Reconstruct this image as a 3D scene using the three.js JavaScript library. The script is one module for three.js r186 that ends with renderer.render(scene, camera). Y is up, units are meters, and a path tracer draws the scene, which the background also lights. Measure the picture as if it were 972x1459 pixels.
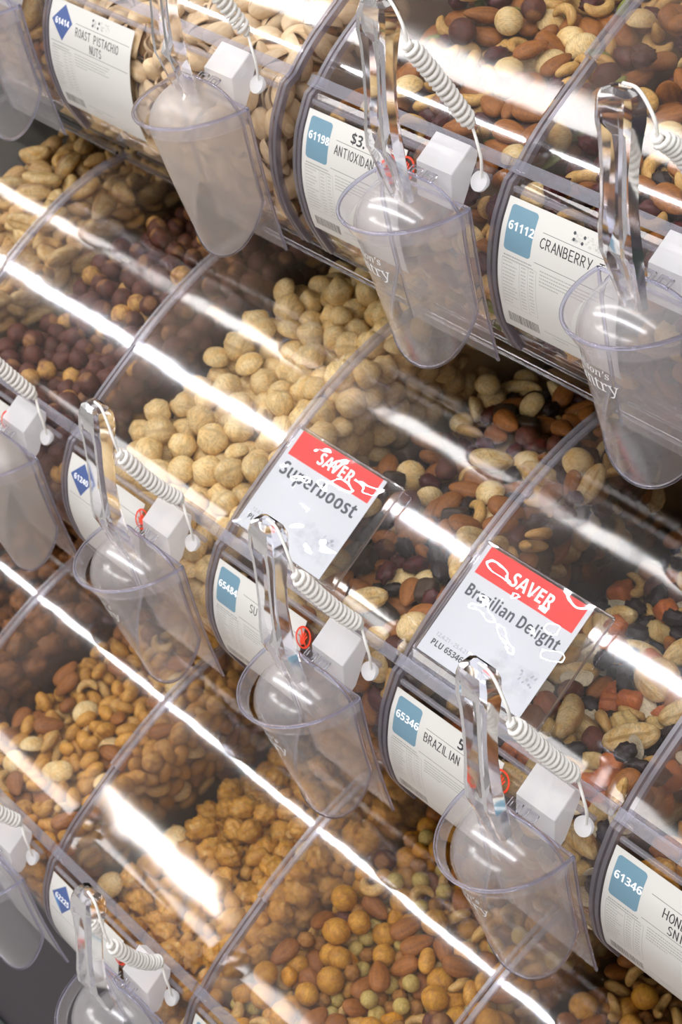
import * as THREE from 'three';
import { mergeGeometries, mergeVertices, toCreasedNormals } from 'three/addons/utils/BufferGeometryUtils.js';
import { RoundedBoxGeometry } from 'three/addons/geometries/RoundedBoxGeometry.js';
import { RectAreaLightUniformsLib } from 'three/addons/lights/RectAreaLightUniformsLib.js';
import { ImprovedNoise } from 'three/addons/math/ImprovedNoise.js';

// ------------------------------------------------------------------ camera, light, exposure
const scene = new THREE.Scene();
scene.background = new THREE.Color(0x000000);
const renderer = new THREE.WebGLRenderer({ antialias: true });
renderer.toneMapping = THREE.LinearToneMapping;
renderer.toneMappingExposure = 1.13;
renderer.shadowMap.enabled = true;

const FPX = 2400.98;                                   // focal length in pixels of the 972 x 1459 frame
const camera = new THREE.PerspectiveCamera(2 * Math.atan(729.5 / FPX) * 180 / Math.PI, 972 / 1459, 0.05, 30);
const camPos = new THREE.Vector3(1.09923, 0.84392, 0.60272);
const camRight = new THREE.Vector3(0.66539117, -0.05500145, -0.74446587);
const camUp = new THREE.Vector3(-0.43135281, 0.7856045, -0.44357673);
const camFwd = new THREE.Vector3(-0.6092531, -0.61627949, -0.49900927);
camera.position.copy(camPos);
camera.quaternion.setFromRotationMatrix(new THREE.Matrix4().makeBasis(camRight, camUp, camFwd.clone().negate()));
camera.focus = 1.12;
camera.userData.fStop = 14;
scene.add(camera);

RectAreaLightUniformsLib.init();
const CEIL_Y = 2.3, FLOOR_Y = -1.05;
const LIGHT_LEVEL = 66, LIGHT_W = 0.06, LIGHT_LEN = 1.47;
const RUN = [-4.4, -2.9, -1.4, 0.1, 1.6];
// z of the run, x of its fittings, level, width, length
const LIGHT_ROWS = [[0.98, RUN, LIGHT_LEVEL, LIGHT_W, LIGHT_LEN], [0.22, RUN, 9, 0.14, LIGHT_LEN], [2.75, [-2.35], 22, 0.3, 0.6], [3.6, [-3.6, -1.8, 0, 1.8], 4.6, 1.0, 1.5]];

// ------------------------------------------------------------------ helpers
let seed = 20240611;
function rnd() { seed |= 0; seed = seed + 0x6D2B79F5 | 0; let t = Math.imul(seed ^ seed >>> 15, 1 | seed); t = t + Math.imul(t ^ t >>> 7, 61 | t) ^ t; return ((t ^ t >>> 14) >>> 0) / 4294967296; }
const rr = (a, b) => a + (b - a) * rnd();
const noise = new ImprovedNoise();
const V = (x, y, z) => new THREE.Vector3(x, y, z);
const taken = {};
function numbered(name) {
  const n = taken[name] = (taken[name] ?? -1) + 1;
  return n ? `${name}_${String(n).padStart(3, '0')}` : name;
}
function shadows(o) { o.castShadow = true; o.receiveShadow = true; return o; }
function part(name, geo, mat, parent) { const m = shadows(new THREE.Mesh(geo, mat)); m.name = name; parent.add(m); return m; }
function thing(name, label, category, pos = [0, 0, 0], group) {
  const o = new THREE.Group(); o.name = numbered(name); o.position.set(...pos);
  o.userData = { label, category }; if (group) o.userData.group = group;
  scene.add(o); return o;
}
function single(name, geo, mat, label, category, pos = [0, 0, 0], group) {
  const o = shadows(new THREE.Mesh(geo, mat)); o.name = numbered(name); o.position.set(...pos);
  o.userData = { label, category }; if (group) o.userData.group = group;
  scene.add(o); return o;
}
function structure(name, geo, mat, pos) {
  const o = shadows(new THREE.Mesh(geo, mat)); o.name = name; o.position.set(...pos); o.userData = { kind: 'structure' }; scene.add(o); return o;
}
const arc = (n, f) => [...Array(n + 1).keys()].map(k => f(k / n));
const box = (w, h, d, x = 0, y = 0, z = 0) => new THREE.BoxGeometry(w, h, d).translate(x, y, z);
const rbox = (w, h, d, r = 0.001, x = 0, y = 0, z = 0) => new RoundedBoxGeometry(w, h, d, 2, r).translate(x, y, z);

// a closed sheet from a grid of points (rows of points); thickness goes against the grid normal
function sheet(P, t, skin = false) {              // skin: a clear moulded sheet as one refracting face
  const nu = P.length, nv = P[0].length, N = [];
  for (let i = 0; i < nu; i++) { N.push([]); for (let j = 0; j < nv; j++) {
    const a = P[Math.min(i + 1, nu - 1)][j].clone().sub(P[Math.max(i - 1, 0)][j]);
    const b = P[i][Math.min(j + 1, nv - 1)].clone().sub(P[i][Math.max(j - 1, 0)]);
    const n = a.cross(b); if (n.lengthSq() < 1e-18) n.set(0, 1, 0); N[i].push(n.normalize());
  } }
  const pos = [], nor = [], uv = [], idx = [];
  const put = (p, n, u, v) => { pos.push(p.x, p.y, p.z); nor.push(n.x, n.y, n.z); uv.push(u, v); return pos.length / 3 - 1; };
  const inn = (i, j) => P[i][j].clone().addScaledVector(N[i][j], -t);
  for (const side of skin ? [1] : [1, -1]) {
    const base = pos.length / 3;
    for (let i = 0; i < nu; i++) for (let j = 0; j < nv; j++) put(side > 0 ? P[i][j] : inn(i, j), N[i][j].clone().multiplyScalar(side), j / (nv - 1), 1 - i / (nu - 1));
    for (let i = 0; i < nu - 1; i++) for (let j = 0; j < nv - 1; j++) {
      const a = base + i * nv + j, b = a + 1, c = a + nv, d = c + 1;
      if (side > 0) idx.push(a, c, b, b, c, d); else idx.push(a, b, c, b, d, c);
    }
  }
  const edge = (list, flip) => {
    for (let k = 0; k < list.length - 1; k++) {
      const [i0, j0] = list[k], [i1, j1] = list[k + 1];
      const A = P[i0][j0], B = P[i1][j1], C = inn(i0, j0), D = inn(i1, j1);
      const n = B.clone().sub(A).cross(C.clone().sub(A)).normalize(); if (flip) n.negate();
      const q = [put(A, n, 0, 0), put(B, n, 0, 0), put(C, n, 0, 0), put(D, n, 0, 0)];
      if (flip) idx.push(q[0], q[2], q[1], q[1], q[2], q[3]); else idx.push(q[0], q[1], q[2], q[1], q[3], q[2]);
    }
  };
  const I = [...Array(nu).keys()], J = [...Array(nv).keys()];
  edge(J.map(j => [0, j]), false); edge(J.map(j => [nu - 1, j]), true); edge(I.map(i => [i, 0]), true); edge(I.map(i => [i, nv - 1]), false);
  const g = new THREE.BufferGeometry();
  g.setAttribute('position', new THREE.Float32BufferAttribute(pos, 3)); g.setAttribute('normal', new THREE.Float32BufferAttribute(nor, 3)); g.setAttribute('uv', new THREE.Float32BufferAttribute(uv, 2)); g.setIndex(idx);
  return g;
}
function tube(points, r, seg = 40, rad = 8, closed = false) { return new THREE.TubeGeometry(new THREE.CatmullRomCurve3(points, closed, 'centripetal'), seg, r, rad, closed); }
function join(list) {
  const gs = list.map(g => { let q = g.index ? g.toNonIndexed() : g.clone(); for (const k of Object.keys(q.attributes)) if (!['position', 'normal', 'uv'].includes(k)) q.deleteAttribute(k); if (!q.attributes.uv) q.setAttribute('uv', new THREE.Float32BufferAttribute(new Float32Array(q.attributes.position.count * 2), 2)); return q; });
  return mergeVertices(mergeGeometries(gs));
}

// ------------------------------------------------------------------ materials
const phys = (o) => new THREE.MeshPhysicalMaterial(o);
const M = {
  pane: phys({ color: 0xfbfafa, transmission: 1, thickness: 0, roughness: 0, ior: 1.5 }),
  side: phys({ color: 0xf8f6f5, transmission: 1, thickness: 0, roughness: 0.22, ior: 1.45 }),
  lid: phys({ color: 0xf8f7f8, transmission: 1, thickness: 0, roughness: 0.075, ior: 1.74 }),
  solid: phys({ color: 0xf4f4fb, transmission: 1, thickness: 0.005, roughness: 0.05, ior: 1.49 }),
  holder: phys({ color: 0xfbfafb, transmission: 0.94, thickness: 0, roughness: 0.2, ior: 1.5 }),
  holderMilky: phys({ color: 0xf6f2ee, transmission: 0.88, thickness: 0, roughness: 0.36, ior: 1.5 }),
  holderRim: phys({ color: 0xe4e6fb, transmission: 1, thickness: 0.003, roughness: 0.1, ior: 1.5 }),
  scoop: phys({ color: 0xfdfcfc, transmission: 0.93, thickness: 0, roughness: 0.17, ior: 1.52 }),
  handle: phys({ color: 0xfafaff, transmission: 1, thickness: 0.006, roughness: 0.1, ior: 1.33 }),
  flange: phys({ color: 0xe9e8ee, transmission: 0.9, thickness: 0, roughness: 0.26, ior: 1.55 }),
  rail: phys({ color: 0xd2cfd7, transmission: 0.88, thickness: 0, roughness: 0.34, ior: 1.55 }),
  lip: phys({ color: 0xe9eaf3, transmission: 0.92, thickness: 0, roughness: 0.28, ior: 1.5 }),
  film: phys({ color: 0xffffff, transmission: 1, thickness: 0, roughness: 0.04, ior: 1.5 }),
  milk: phys({ color: 0xfdfdfe, transmission: 0.6, thickness: 0, roughness: 0.45, ior: 1.5 }),
  coil: phys({ color: 0xfffdf8, transmission: 0.25, thickness: 0, roughness: 0.6, ior: 1.5 }),
  shelf: new THREE.MeshStandardMaterial({ color: 0x39423e, roughness: 0.45, metalness: 0.2 }),
  dark: new THREE.MeshStandardMaterial({ color: 0x39353a, roughness: 0.6 }),
  back: new THREE.MeshStandardMaterial({ color: 0x6d5f55, roughness: 0.8 }),
  wall: new THREE.MeshStandardMaterial({ color: 0xbdbbb8, roughness: 0.9 }),
  floor: new THREE.MeshStandardMaterial({ color: 0x8d8a88, roughness: 0.5 }),
  ceiling: new THREE.MeshStandardMaterial({ color: 0xe9e9e8, roughness: 0.95 }),
  housing: new THREE.MeshStandardMaterial({ color: 0xf0f0f0, roughness: 0.5 }),
  glow: new THREE.MeshStandardMaterial({ color: 0xffffff, emissive: 0xf4f7ff, emissiveIntensity: 2 }),
};

// ------------------------------------------------------------------ room shell and luminaires
{
  const X0 = -6, X1 = 4, Z0 = -0.8, Z1 = 4.2, cx = (X0 + X1) / 2, cz = (Z0 + Z1) / 2, w = X1 - X0, d = Z1 - Z0, h = CEIL_Y - FLOOR_Y, cy = (CEIL_Y + FLOOR_Y) / 2;
  structure('floor', box(w, 0.1, d), M.floor, [cx, FLOOR_Y - 0.05, cz]);
  structure('ceiling', box(w, 0.1, d), M.ceiling, [cx, CEIL_Y + 0.05, cz]);
  structure('wall_back', box(w, h, 0.1), M.wall, [cx, cy, Z0 - 0.05]);
  structure('wall_front', box(w, h, 0.1), M.wall, [cx, cy, Z1 + 0.05]);
  structure('wall_left', box(0.1, h, d), M.wall, [X0 - 0.05, cy, cz]);
  structure('wall_right', box(0.1, h, d), M.wall, [X1 + 0.05, cy, cz]);
  const WORDS = ['narrow batten in the middle ceiling run above the aisle', 'wide soft batten in the ceiling run over the bins', 'short square ceiling panel across the aisle', 'broad soft ceiling panel by the opposite wall'];
  LIGHT_ROWS.forEach(([z, xs, level, lw, len], k) => xs.forEach((x) => {
    const t = thing(k < 2 ? 'ceiling_batten' : 'ceiling_panel', `white lit ${WORDS[k]}`, 'light', [x, CEIL_Y, z], `lights: ${WORDS[k]}`);
    part('housing', rbox(len + 0.02, 0.05, lw + 0.05, 0.004, 0, -0.027, 0), M.housing, t);
    part('diffuser', rbox(len, 0.03, lw, 0.004, 0, -0.064, 0), M.glow, t);
    const l = new THREE.RectAreaLight(k ? 0xfffaf6 : 0xf8f9ff, level, len, lw);
    l.position.set(x, CEIL_Y - 0.085, z); l.rotation.x = -Math.PI / 2; scene.add(l);
  }));
}

// ------------------------------------------------------------------ bin section (z, y), hinge of the lid at the origin
const LIDP = [[-0.2276, 0.1058], [-0.1988, 0.1037], [-0.1672, 0.0939], [-0.1316, 0.0813], [-0.1007, 0.0672], [-0.0765, 0.0509], [-0.0611, 0.039], [-0.0456, 0.0272], [-0.0296, 0.0167], [-0.0148, 0.0068], [-0.0029, -0.0009]];
const FRONTP = [[-0.0029, -0.0009], [0.0056, -0.0108], [0.014, -0.027], [0.0196, -0.0409], [0.0235, -0.066], [0.0231, -0.084], [0.0201, -0.1007], [0.0159, -0.1168], [0.0072, -0.1354], [-0.0027, -0.1534]];
const BACKZ = -0.42, BASEY = -0.1534, PANEL = 0.0085;   // one divider between two neighbouring bins
const toCurve = (pts) => new THREE.CatmullRomCurve3(pts.map(([z, y]) => V(0, y, z)), false, 'centripetal');
const fitLid = (() => {                                 // the lid as one smooth arc through the measured points
  let best = null;
  return (n) => {
    if (!best) { // least squares y = a + b z + c z^2 + d z^3
      const A = [[0, 0, 0, 0], [0, 0, 0, 0], [0, 0, 0, 0], [0, 0, 0, 0]], B = [0, 0, 0, 0];
      for (const [z, y] of LIDP) { const f = [1, z, z * z, z * z * z]; for (let i = 0; i < 4; i++) { B[i] += f[i] * y; for (let j = 0; j < 4; j++) A[i][j] += f[i] * f[j]; } }
      for (let i = 0; i < 4; i++) { for (let k = i + 1; k < 4; k++) { const q = A[k][i] / A[i][i]; for (let j = i; j < 4; j++) A[k][j] -= q * A[i][j]; B[k] -= q * B[i]; } }
      best = [0, 0, 0, 0]; for (let i = 3; i >= 0; i--) { let s = B[i]; for (let j = i + 1; j < 4; j++) s -= A[i][j] * best[j]; best[i] = s / A[i][i]; }
    }
    const out = []; for (let k = 0; k <= n; k++) { const z = -0.2276 + (0.2276 - 0.0029) * k / n, e = Math.max(0, z + 0.03); out.push([z, best[0] + best[1] * z + best[2] * z * z + best[3] * z * z * z - 8 * e * e]); }
    return out;
  };
})();
const LIDS = fitLid(48);
const frontCurve = toCurve(FRONTP);
const FRONTS = [...Array(41).keys()].map(k => { const p = frontCurve.getPointAt(k / 40); return [p.z, p.y]; });
const OUTER = [...LIDS, ...FRONTS.slice(4)];           // top to bottom
const lidY = (z) => { const t = (z + 0.2276) / 0.2247 * 48; if (t <= 0) return LIDS[0][1]; if (t >= 48) return LIDS[48][1]; const k = Math.floor(t); return LIDS[k][1] + (LIDS[k + 1][1] - LIDS[k][1]) * (t - k); };
const frontZ = (y) => { for (let k = 0; k < 40; k++) if (y <= FRONTS[k][1] && y >= FRONTS[k + 1][1]) return FRONTS[k][0] + (FRONTS[k + 1][0] - FRONTS[k][0]) * (FRONTS[k][1] - y) / (FRONTS[k][1] - FRONTS[k + 1][1]); return y > 0 ? -0.003 : -0.0027; };
const nrm2 = (pts, k) => { const a = pts[Math.max(0, k - 1)], b = pts[Math.min(pts.length - 1, k + 1)]; const tz = b[0] - a[0], ty = b[1] - a[1], l = Math.hypot(tz, ty); return [-ty / l, tz / l]; }; // outward (z, y)
const offset = (pts, d) => pts.map((p, k) => { const n = nrm2(pts, k); return [p[0] + n[0] * d, p[1] + n[1] * d]; });
function sweepX(pts, x0, x1, t, nx = 2) { return sheet(pts.map(([z, y]) => [...Array(nx).keys()].map(j => V(x0 + (x1 - x0) * j / (nx - 1), y, z))), t); }
// a bar that follows a section line: width along x, depth inward
function sweepBar(pts, x0, x1, out, depth) {
  const o = offset(pts, out), i = offset(pts, out - depth);
  const ring = o.map((p, k) => [V(x0, p[1], p[0]), V(x1, p[1], p[0]), V(x1, i[k][1], i[k][0]), V(x0, i[k][1], i[k][0])]);
  const pos = [], idx = [];
  const quad = (a, b, c, d) => { const s = pos.length / 3; for (const q of [a, b, c, d]) pos.push(q.x, q.y, q.z); idx.push(s, s + 1, s + 2, s, s + 2, s + 3); };
  for (let k = 0; k < ring.length - 1; k++) for (let e = 0; e < 4; e++) quad(ring[k][e], ring[k + 1][e], ring[k + 1][(e + 1) % 4], ring[k][(e + 1) % 4]);
  quad(...ring[0]); const L = ring[ring.length - 1]; quad(L[3], L[2], L[1], L[0]);
  const g = new THREE.BufferGeometry(); g.setAttribute('position', new THREE.Float32BufferAttribute(pos, 3)); g.setIndex(idx);
  return toCreasedNormals(g, 0.5);
}
const NOTCH = LIDS.findIndex(p => p[0] > -0.076);
const ROW = [0, -0.31786, 0.16723];
const rowY = (r) => (r - 1) * ROW[1], rowZ = (r) => (r - 1) * ROW[2];

const binParts = {};
function binGeometry(w, end) {
  const id = w + (end ? 'e' : ''); if (binParts[id]) return binParts[id];
  const up = (g) => g.translate(0, -BASEY, 0), x0 = -0.001, x1 = end ? w - 0.0006 : w - 0.0014 + PANEL;   // the next divider closes an inner bin
  const outline = new THREE.Shape();
  OUTER.forEach(([z, y], k) => k ? outline.lineTo(-z, y) : outline.moveTo(-z, y));
  outline.lineTo(-BACKZ, BASEY); outline.lineTo(-BACKZ, LIDS[0][1]); outline.closePath();
  const panel = (x) => up(new THREE.ExtrudeGeometry(outline, { depth: PANEL, bevelEnabled: false, curveSegments: 1 }).rotateY(Math.PI / 2).translate(x, 0, 0));
  const lower = OUTER.slice(NOTCH), upper = OUTER.slice(0, NOTCH + 1).filter((p) => p[0] < -0.02);
  const G = {
    side_panel: [panel(x0), panel(x1 - PANEL)],
    edge_rail: [[x0, x0 + PANEL], [x1 - PANEL, x1]].map(([a, b]) => [[a, a + 0.0032], [b - 0.0032, b]].map(([p, q]) => up(sweepBar(lower, p, q, 0.0012, 0.0055)))),
    front_panel: up(sweepX(offset(FRONTS, -0.0025).slice(3), x0 + PANEL, x1 - PANEL, 0.0025)),
    lid: up(sheet(offset(LIDS, 0.0012).map(([z, y], i) => arc(30, t => V(x0 + PANEL * 0.6 + ((end ? x1 - PANEL * 0.6 : w - 0.0018) - x0 - PANEL * 0.6) * t, y + 0.00016 * noise.noise(t * w * 22 + 3, z * 20, 1.5) + 0.00005 * noise.noise(t * w * 60, z * 50, 4.5), z))), 0.0022, true)),
    lid_flange: [[x0 - 0.0004, x0 + PANEL + 0.001], [x1 - 0.0062, x1]].map(([a, b]) => [[a, a + 0.0026], [b - 0.0042, b]].map(([p, q]) => up(sweepBar(upper, p, q, 0.0042, 0.0034)))),
    lip: up(new THREE.BoxGeometry(w - 0.002, 0.002, 0.0092).rotateX(0.85).translate(w / 2, -0.0034, 0.0028)),
    hinge_strip: [up(rbox(w - 0.014, 0.003, 0.004, 0.0008, w / 2, 0.1075, -0.222)), up(rbox(w - 0.014, 0.003, 0.003, 0.0008, w / 2, 0.1075, -0.246)), up(rbox(w - 0.014, 0.0025, 0.002, 0.0006, w / 2, 0.1075, -0.236))],
    rear_cover: up(box(w - 0.012, 0.002, 0.185, w / 2, 0.1045, -0.325)),
    bottom: up(box(w - 0.012, 0.002, 0.41, w / 2, BASEY + 0.001, -0.212)),
    back_wall: up(box(w - 0.012, 0.254, 0.003, w / 2, -0.0245, BACKZ + 0.0025)),
    label_rail: up(rbox(w - 0.022, 0.004, 0.0035, 0.0008, w / 2 - 0.001, -0.0162, 0.0088)),
    clip: up(rbox(0.012, 0.009, 0.006, 0.0012, 0.0125, -0.0085, 0.003)),
  };
  return binParts[id] = G;
}
function makeBin(r, bx, w, label, end) {
  const G = binGeometry(w, end), t = thing('bulk_bin', label, 'bin', [bx, rowY(r) + BASEY, rowZ(r)], 'clear bulk food bins on the stepped fixture');
  for (const k of end ? [0, 1] : [0]) { const s = part('side_panel', G.side_panel[k], M.side, t); for (const g of G.edge_rail[k]) part('edge_rail', g, M.rail, s); }
  part('front_panel', G.front_panel, M.pane, t);
  const lid = part('lid', G.lid, M.lid, t);
  for (const k of end ? [0, 1] : [0]) for (const g of G.lid_flange[k]) part('lid_flange', g, M.flange, lid);
  for (const g of G.hinge_strip) part('hinge_strip', g, M.solid, lid);
  part('lip', G.lip, M.lip, lid).userData.label = 'pale lavender grip lip along the lid';
  part('rear_cover', G.rear_cover, M.pane, t); part('bottom', G.bottom, M.pane, t); part('back_wall', G.back_wall, M.pane, t);
  part('label_rail', G.label_rail, M.flange, t); part('clip', G.clip, M.pane, t);
  return t;
}

// ------------------------------------------------------------------ the bins
const W = 0.21, RX0 = 0.1612, RX2 = 0.127;
const BINS = {
  topleft: [0, -0.396, W, 'clear bin of mixed nuts beside the wide pistachio bin'],
  pistachio: [0, -0.186, 0.326, 'extra wide clear bin full of pistachios labelled 61414'],
  antioxidant: [0, RX0, W, 'clear bin of antioxidant mix labelled 61198 with a price'],
  cranberry: [0, RX0 + W, W, 'clear bin of cranberry trail mix labelled 61112'],
  blanched: [1, -2 * W, W, 'clear bin of pale blanched nuts next to the hazelnut bin'],
  hazelnut: [1, -W, W, 'clear bin of dark hazelnuts between blanched nuts and macadamias'],
  macadamia: [1, 0, W, 'clear bin of cream macadamias labelled 61240'],
  superboost: [1, W, W, 'clear bin of almond and chocolate mix labelled 65484'],
  brazilian: [1, 2 * W, W, 'clear bin of raisin and coconut mix labelled 65346'],
  honey: [1, 3 * W, W, 'clear bin of brown honey snack pieces labelled 61346'],
  walnut: [2, RX2 - 2 * W, W, 'clear bin of brown walnut pieces below the hazelnuts'],
  roasted: [2, RX2 - W, W, 'clear bin of golden roasted peanut and almond mix below the macadamias'],
  cluster: [2, RX2, W, 'clear bin of honey coated nut clusters labelled 62225'],
  snack: [2, RX2 + W, W, 'clear bin of orange coated balls, peas and almonds'],
  dusky: [2, RX2 + 2 * W, W, 'clear bin of dark cashew mix below the honey snacks'],
};
const ENDS = { pistachio: 1, cranberry: 1, honey: 1, dusky: 1 };
for (const k in BINS) makeBin(...BINS[k], ENDS[k]);

// ------------------------------------------------------------------ fixture: shelves, back, plinth
{
  const t = thing('stepped_gondola', 'dark stepped shop fixture carrying three rows of bins', 'fixture', [-0.1, FLOOR_Y, 0]), F = -FLOOR_Y;
  for (const r of [0, 1, 2]) {
    const z1 = rowZ(r) - 0.03, z0 = -0.62, y = rowY(r) + BASEY - 0.0042 + F;
    const s = part('shelf_board', rbox(3.2, 0.007, z1 - z0, 0.002, 0, y, (z0 + z1) / 2), M.shelf, t);
    part('front_edge', rbox(3.2, 0.007, 0.004, 0.001, 0, y, z1 + 0.0025), M.shelf, s);
  }
  part('back_panel', rbox(3.2, 1.9, 0.02, 0.002, 0, F - 0.1, -0.635), M.dark, t);
  const top = rowY(2) + BASEY - 0.0145 + F, zf = rowZ(2) - 0.03;
  part('plinth', rbox(3.2, top, zf + 0.62, 0.004, 0, top / 2, (zf - 0.62) / 2), M.dark, t);
  part('kick_strip', rbox(3.18, 0.08, 0.01, 0.002, 0, 0.04, zf + 0.006), M.shelf, t);
}

// ------------------------------------------------------------------ printed textures
function canvasTexture(w, h, draw) {
  const c = document.createElement('canvas'); c.width = w; c.height = h; const g = c.getContext('2d'); draw(g, w, h);
  const t = new THREE.CanvasTexture(c); t.colorSpace = THREE.SRGBColorSpace; t.magFilter = THREE.LinearFilter; t.anisotropy = 8; return t;
}
const STROKES = {   // thin marker capitals on a 4 x 6 field, y down
  A: '0,6 2,0 4,6|1,4 3.2,4', B: '0,6 0,0 2.6,.3 3,1.6 2.4,2.8 0,3|2.4,2.8 3.6,4 3,5.8 0,6', C: '3.6,.6 2.4,0 .8,1 0,3 .4,5.2 2,6 3.6,5.2', D: '0,6 0,0 2.6,.8 3.6,3 2.6,5.4 0,6', E: '3.4,0 0,0 0,6 3.6,6|0,3 2.8,2.9',
  H: '0,0 0,6|3.6,0 3.6,6|0,3 3.6,3', I: '1,0 1,6', L: '0,0 0,6 3.2,6', N: '0,6 0,0 3.4,6 3.4,0', O: '2,0 .4,1.4 0,3.4 .8,5.6 2.4,6 3.8,4.4 3.8,1.8 2.8,.2 2,0', P: '0,6 0,0 2.8,.3 3.4,1.8 2.4,3.2 0,3.4', R: '0,6 0,0 2.8,.3 3.2,1.6 2.4,3 0,3.2|1.4,3.2 3.6,6',
  S: '3.4,.8 2,0 .6,.8 .6,2.2 3,3.6 3.4,5 2.2,6 .2,5.4', T: '0,.2 4,0|2,0 2,6', U: '0,0 0,4.6 1.4,6 3,5.4 3.6,4 3.6,0', X: '0,0 3.8,6|3.8,0 0,6', Y: '0,0 2,3|4,0 1.6,6', Z: '.2,.2 3.6,0 0,6 3.8,5.8',
};
function marker(g, text, x, y, hgt, adv, lw) {
  g.strokeStyle = '#1e1e20'; g.lineWidth = lw; g.lineCap = 'round'; g.lineJoin = 'round';
  for (const ch of text) {
    if (STROKES[ch]) for (const s of STROKES[ch].split('|')) { g.beginPath(); s.split(' ').forEach((p, k) => { const [a, b] = p.split(',').map(Number); const px = x + a / 4 * adv * 0.74, py = y + b / 6 * hgt; k ? g.lineTo(px, py) : g.moveTo(px, py); }); g.stroke(); }
    x += ch === 'I' ? adv * 0.52 : adv;
  }
}
const PX = 8;   // texture pixels per millimetre
function binLabelTexture(o) {
  const wmm = o.wide || 108, hmm = 108;
  return canvasTexture(wmm * PX, hmm * PX, (g, w, h) => {
    g.fillStyle = '#d3d1cb'; g.fillRect(0, 0, w, h); g.save(); g.scale(PX, PX);
    const D = o.diamond;
    if (D) {
      g.fillStyle = '#40588f'; g.beginPath(); g.moveTo(20.5, 2.5); g.lineTo(35, 17); g.lineTo(20, 36); g.lineTo(4, 19); g.closePath(); g.fill();
      if (o.worn) { g.fillStyle = '#4f7fb5'; g.beginPath(); g.moveTo(20, 36); g.lineTo(7.5, 23); g.lineTo(13, 20); g.closePath(); g.fill(); }
    } else { g.fillStyle = '#6a8fa1'; const x = 4.2, y = 4.3, a = 24.7, b = 34, r = 3; g.beginPath(); g.moveTo(x + r, y); g.arcTo(x + a, y, x + a, y + b, r); g.arcTo(x + a, y + b, x, y + b, r); g.arcTo(x, y + b, x, y, r); g.arcTo(x, y, x + a, y, r); g.closePath(); g.fill(); }
    g.fillStyle = '#ffffff'; g.textAlign = 'center'; g.font = D ? 'bold 8px sans-serif' : 'bold 9px sans-serif';
    g.save(); g.translate(D ? 19.6 : 17.2, D ? 22 : 22.6); g.scale(D ? 0.98 : 0.96, 1); g.fillText(o.code, 0, 0); g.restore();
    g.strokeStyle = '#55575b'; g.lineWidth = 0.35;
    const nx = o.nameX ?? 36;
    g.beginPath(); g.moveTo(D ? 40 : 36, 15); g.lineTo(wmm - 3, 15); g.moveTo(D ? 3 : 33, 38.5); g.lineTo(wmm - 3, 38.5); g.stroke();
    (o.lines || []).forEach((s, k) => marker(g, s, nx + (o.indent?.[k] || 0), 18.5 + k * 10.5, 7.4, o.adv || 5, 0.8));
    if (o.price) { g.fillStyle = '#26282c'; g.font = 'bold 12px sans-serif'; g.textAlign = 'left'; g.fillText(o.price, o.priceX || 62, 13); }
    if (o.smudge) { for (let k = 0; k < 60; k++) { g.fillStyle = `rgba(60,62,68,${rr(0.04, 0.16)})`; g.beginPath(); g.ellipse(o.smudge + rr(0, 26), 8.5 + rr(-3.5, 3.5), rr(0.3, 1.4), rr(0.3, 1.2), 0, 0, 7); g.fill(); } g.fillStyle = '#3d3f45'; for (const q of [0, 1]) for (const [a, b] of [[1, 6], [1.6, 10.5], [10, 6.5], [9.2, 11]]) { g.beginPath(); g.ellipse(o.smudge + a + q * 0.6, b + q * 0.3, 0.8, 1.2, 0.3, 0, 7); g.fill(); } }
    if (!o.plain) {
      g.fillStyle = '#8b8b88'; g.font = 'bold 2.4px sans-serif'; g.textAlign = 'left';
      g.strokeStyle = '#a09f9b'; g.lineWidth = 0.25;
      const dash = (x, y, len, hh) => { for (let q = 0; q < len;) { const d = rr(0.5, 1.7); g.fillRect(x + q, y, Math.min(d, len - q), hh); q += d + 0.45; } };
      g.fillStyle = '#8f8e8a'; dash(5, 41.6, 26, 1.0); g.fillStyle = '#5e5e5c'; g.fillRect(4, 44.2, 29, 0.3);
      g.fillStyle = '#a3a29e'; for (let k = 0; k < 13; k++) { const y = 46.5 + k * 2.9; dash(5, y, rr(7, 14), 0.85); dash(22, y, 4.4, 0.85); dash(30, y, 4, 0.85); }
      g.strokeRect(4, 45, 32, 40); g.beginPath(); g.moveTo(20.5, 45); g.lineTo(20.5, 85); g.moveTo(28.5, 45); g.lineTo(28.5, 85); g.stroke();
      for (let k = 0; k < 5; k++) dash(39, 42.5 + k * 2.7, k === 4 ? 18 : rr(44, 58), 0.95);
      g.fillStyle = '#5c5853'; for (let x = 6; x < 35;) { const d = rr(0.25, 0.8); g.fillRect(x, 92, d, 9); x += d + rr(0.25, 0.75); }
      g.fillStyle = '#a3a29e'; dash(40, 95, 40, 0.8); dash(48, 98, 14, 0.8);
    } else { g.strokeStyle = '#b9b7b2'; g.lineWidth = 0.3; g.beginPath(); g.moveTo(3, 43); g.lineTo(w / PX - 4, 43); g.stroke(); }
    g.restore();
  });
}
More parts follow.
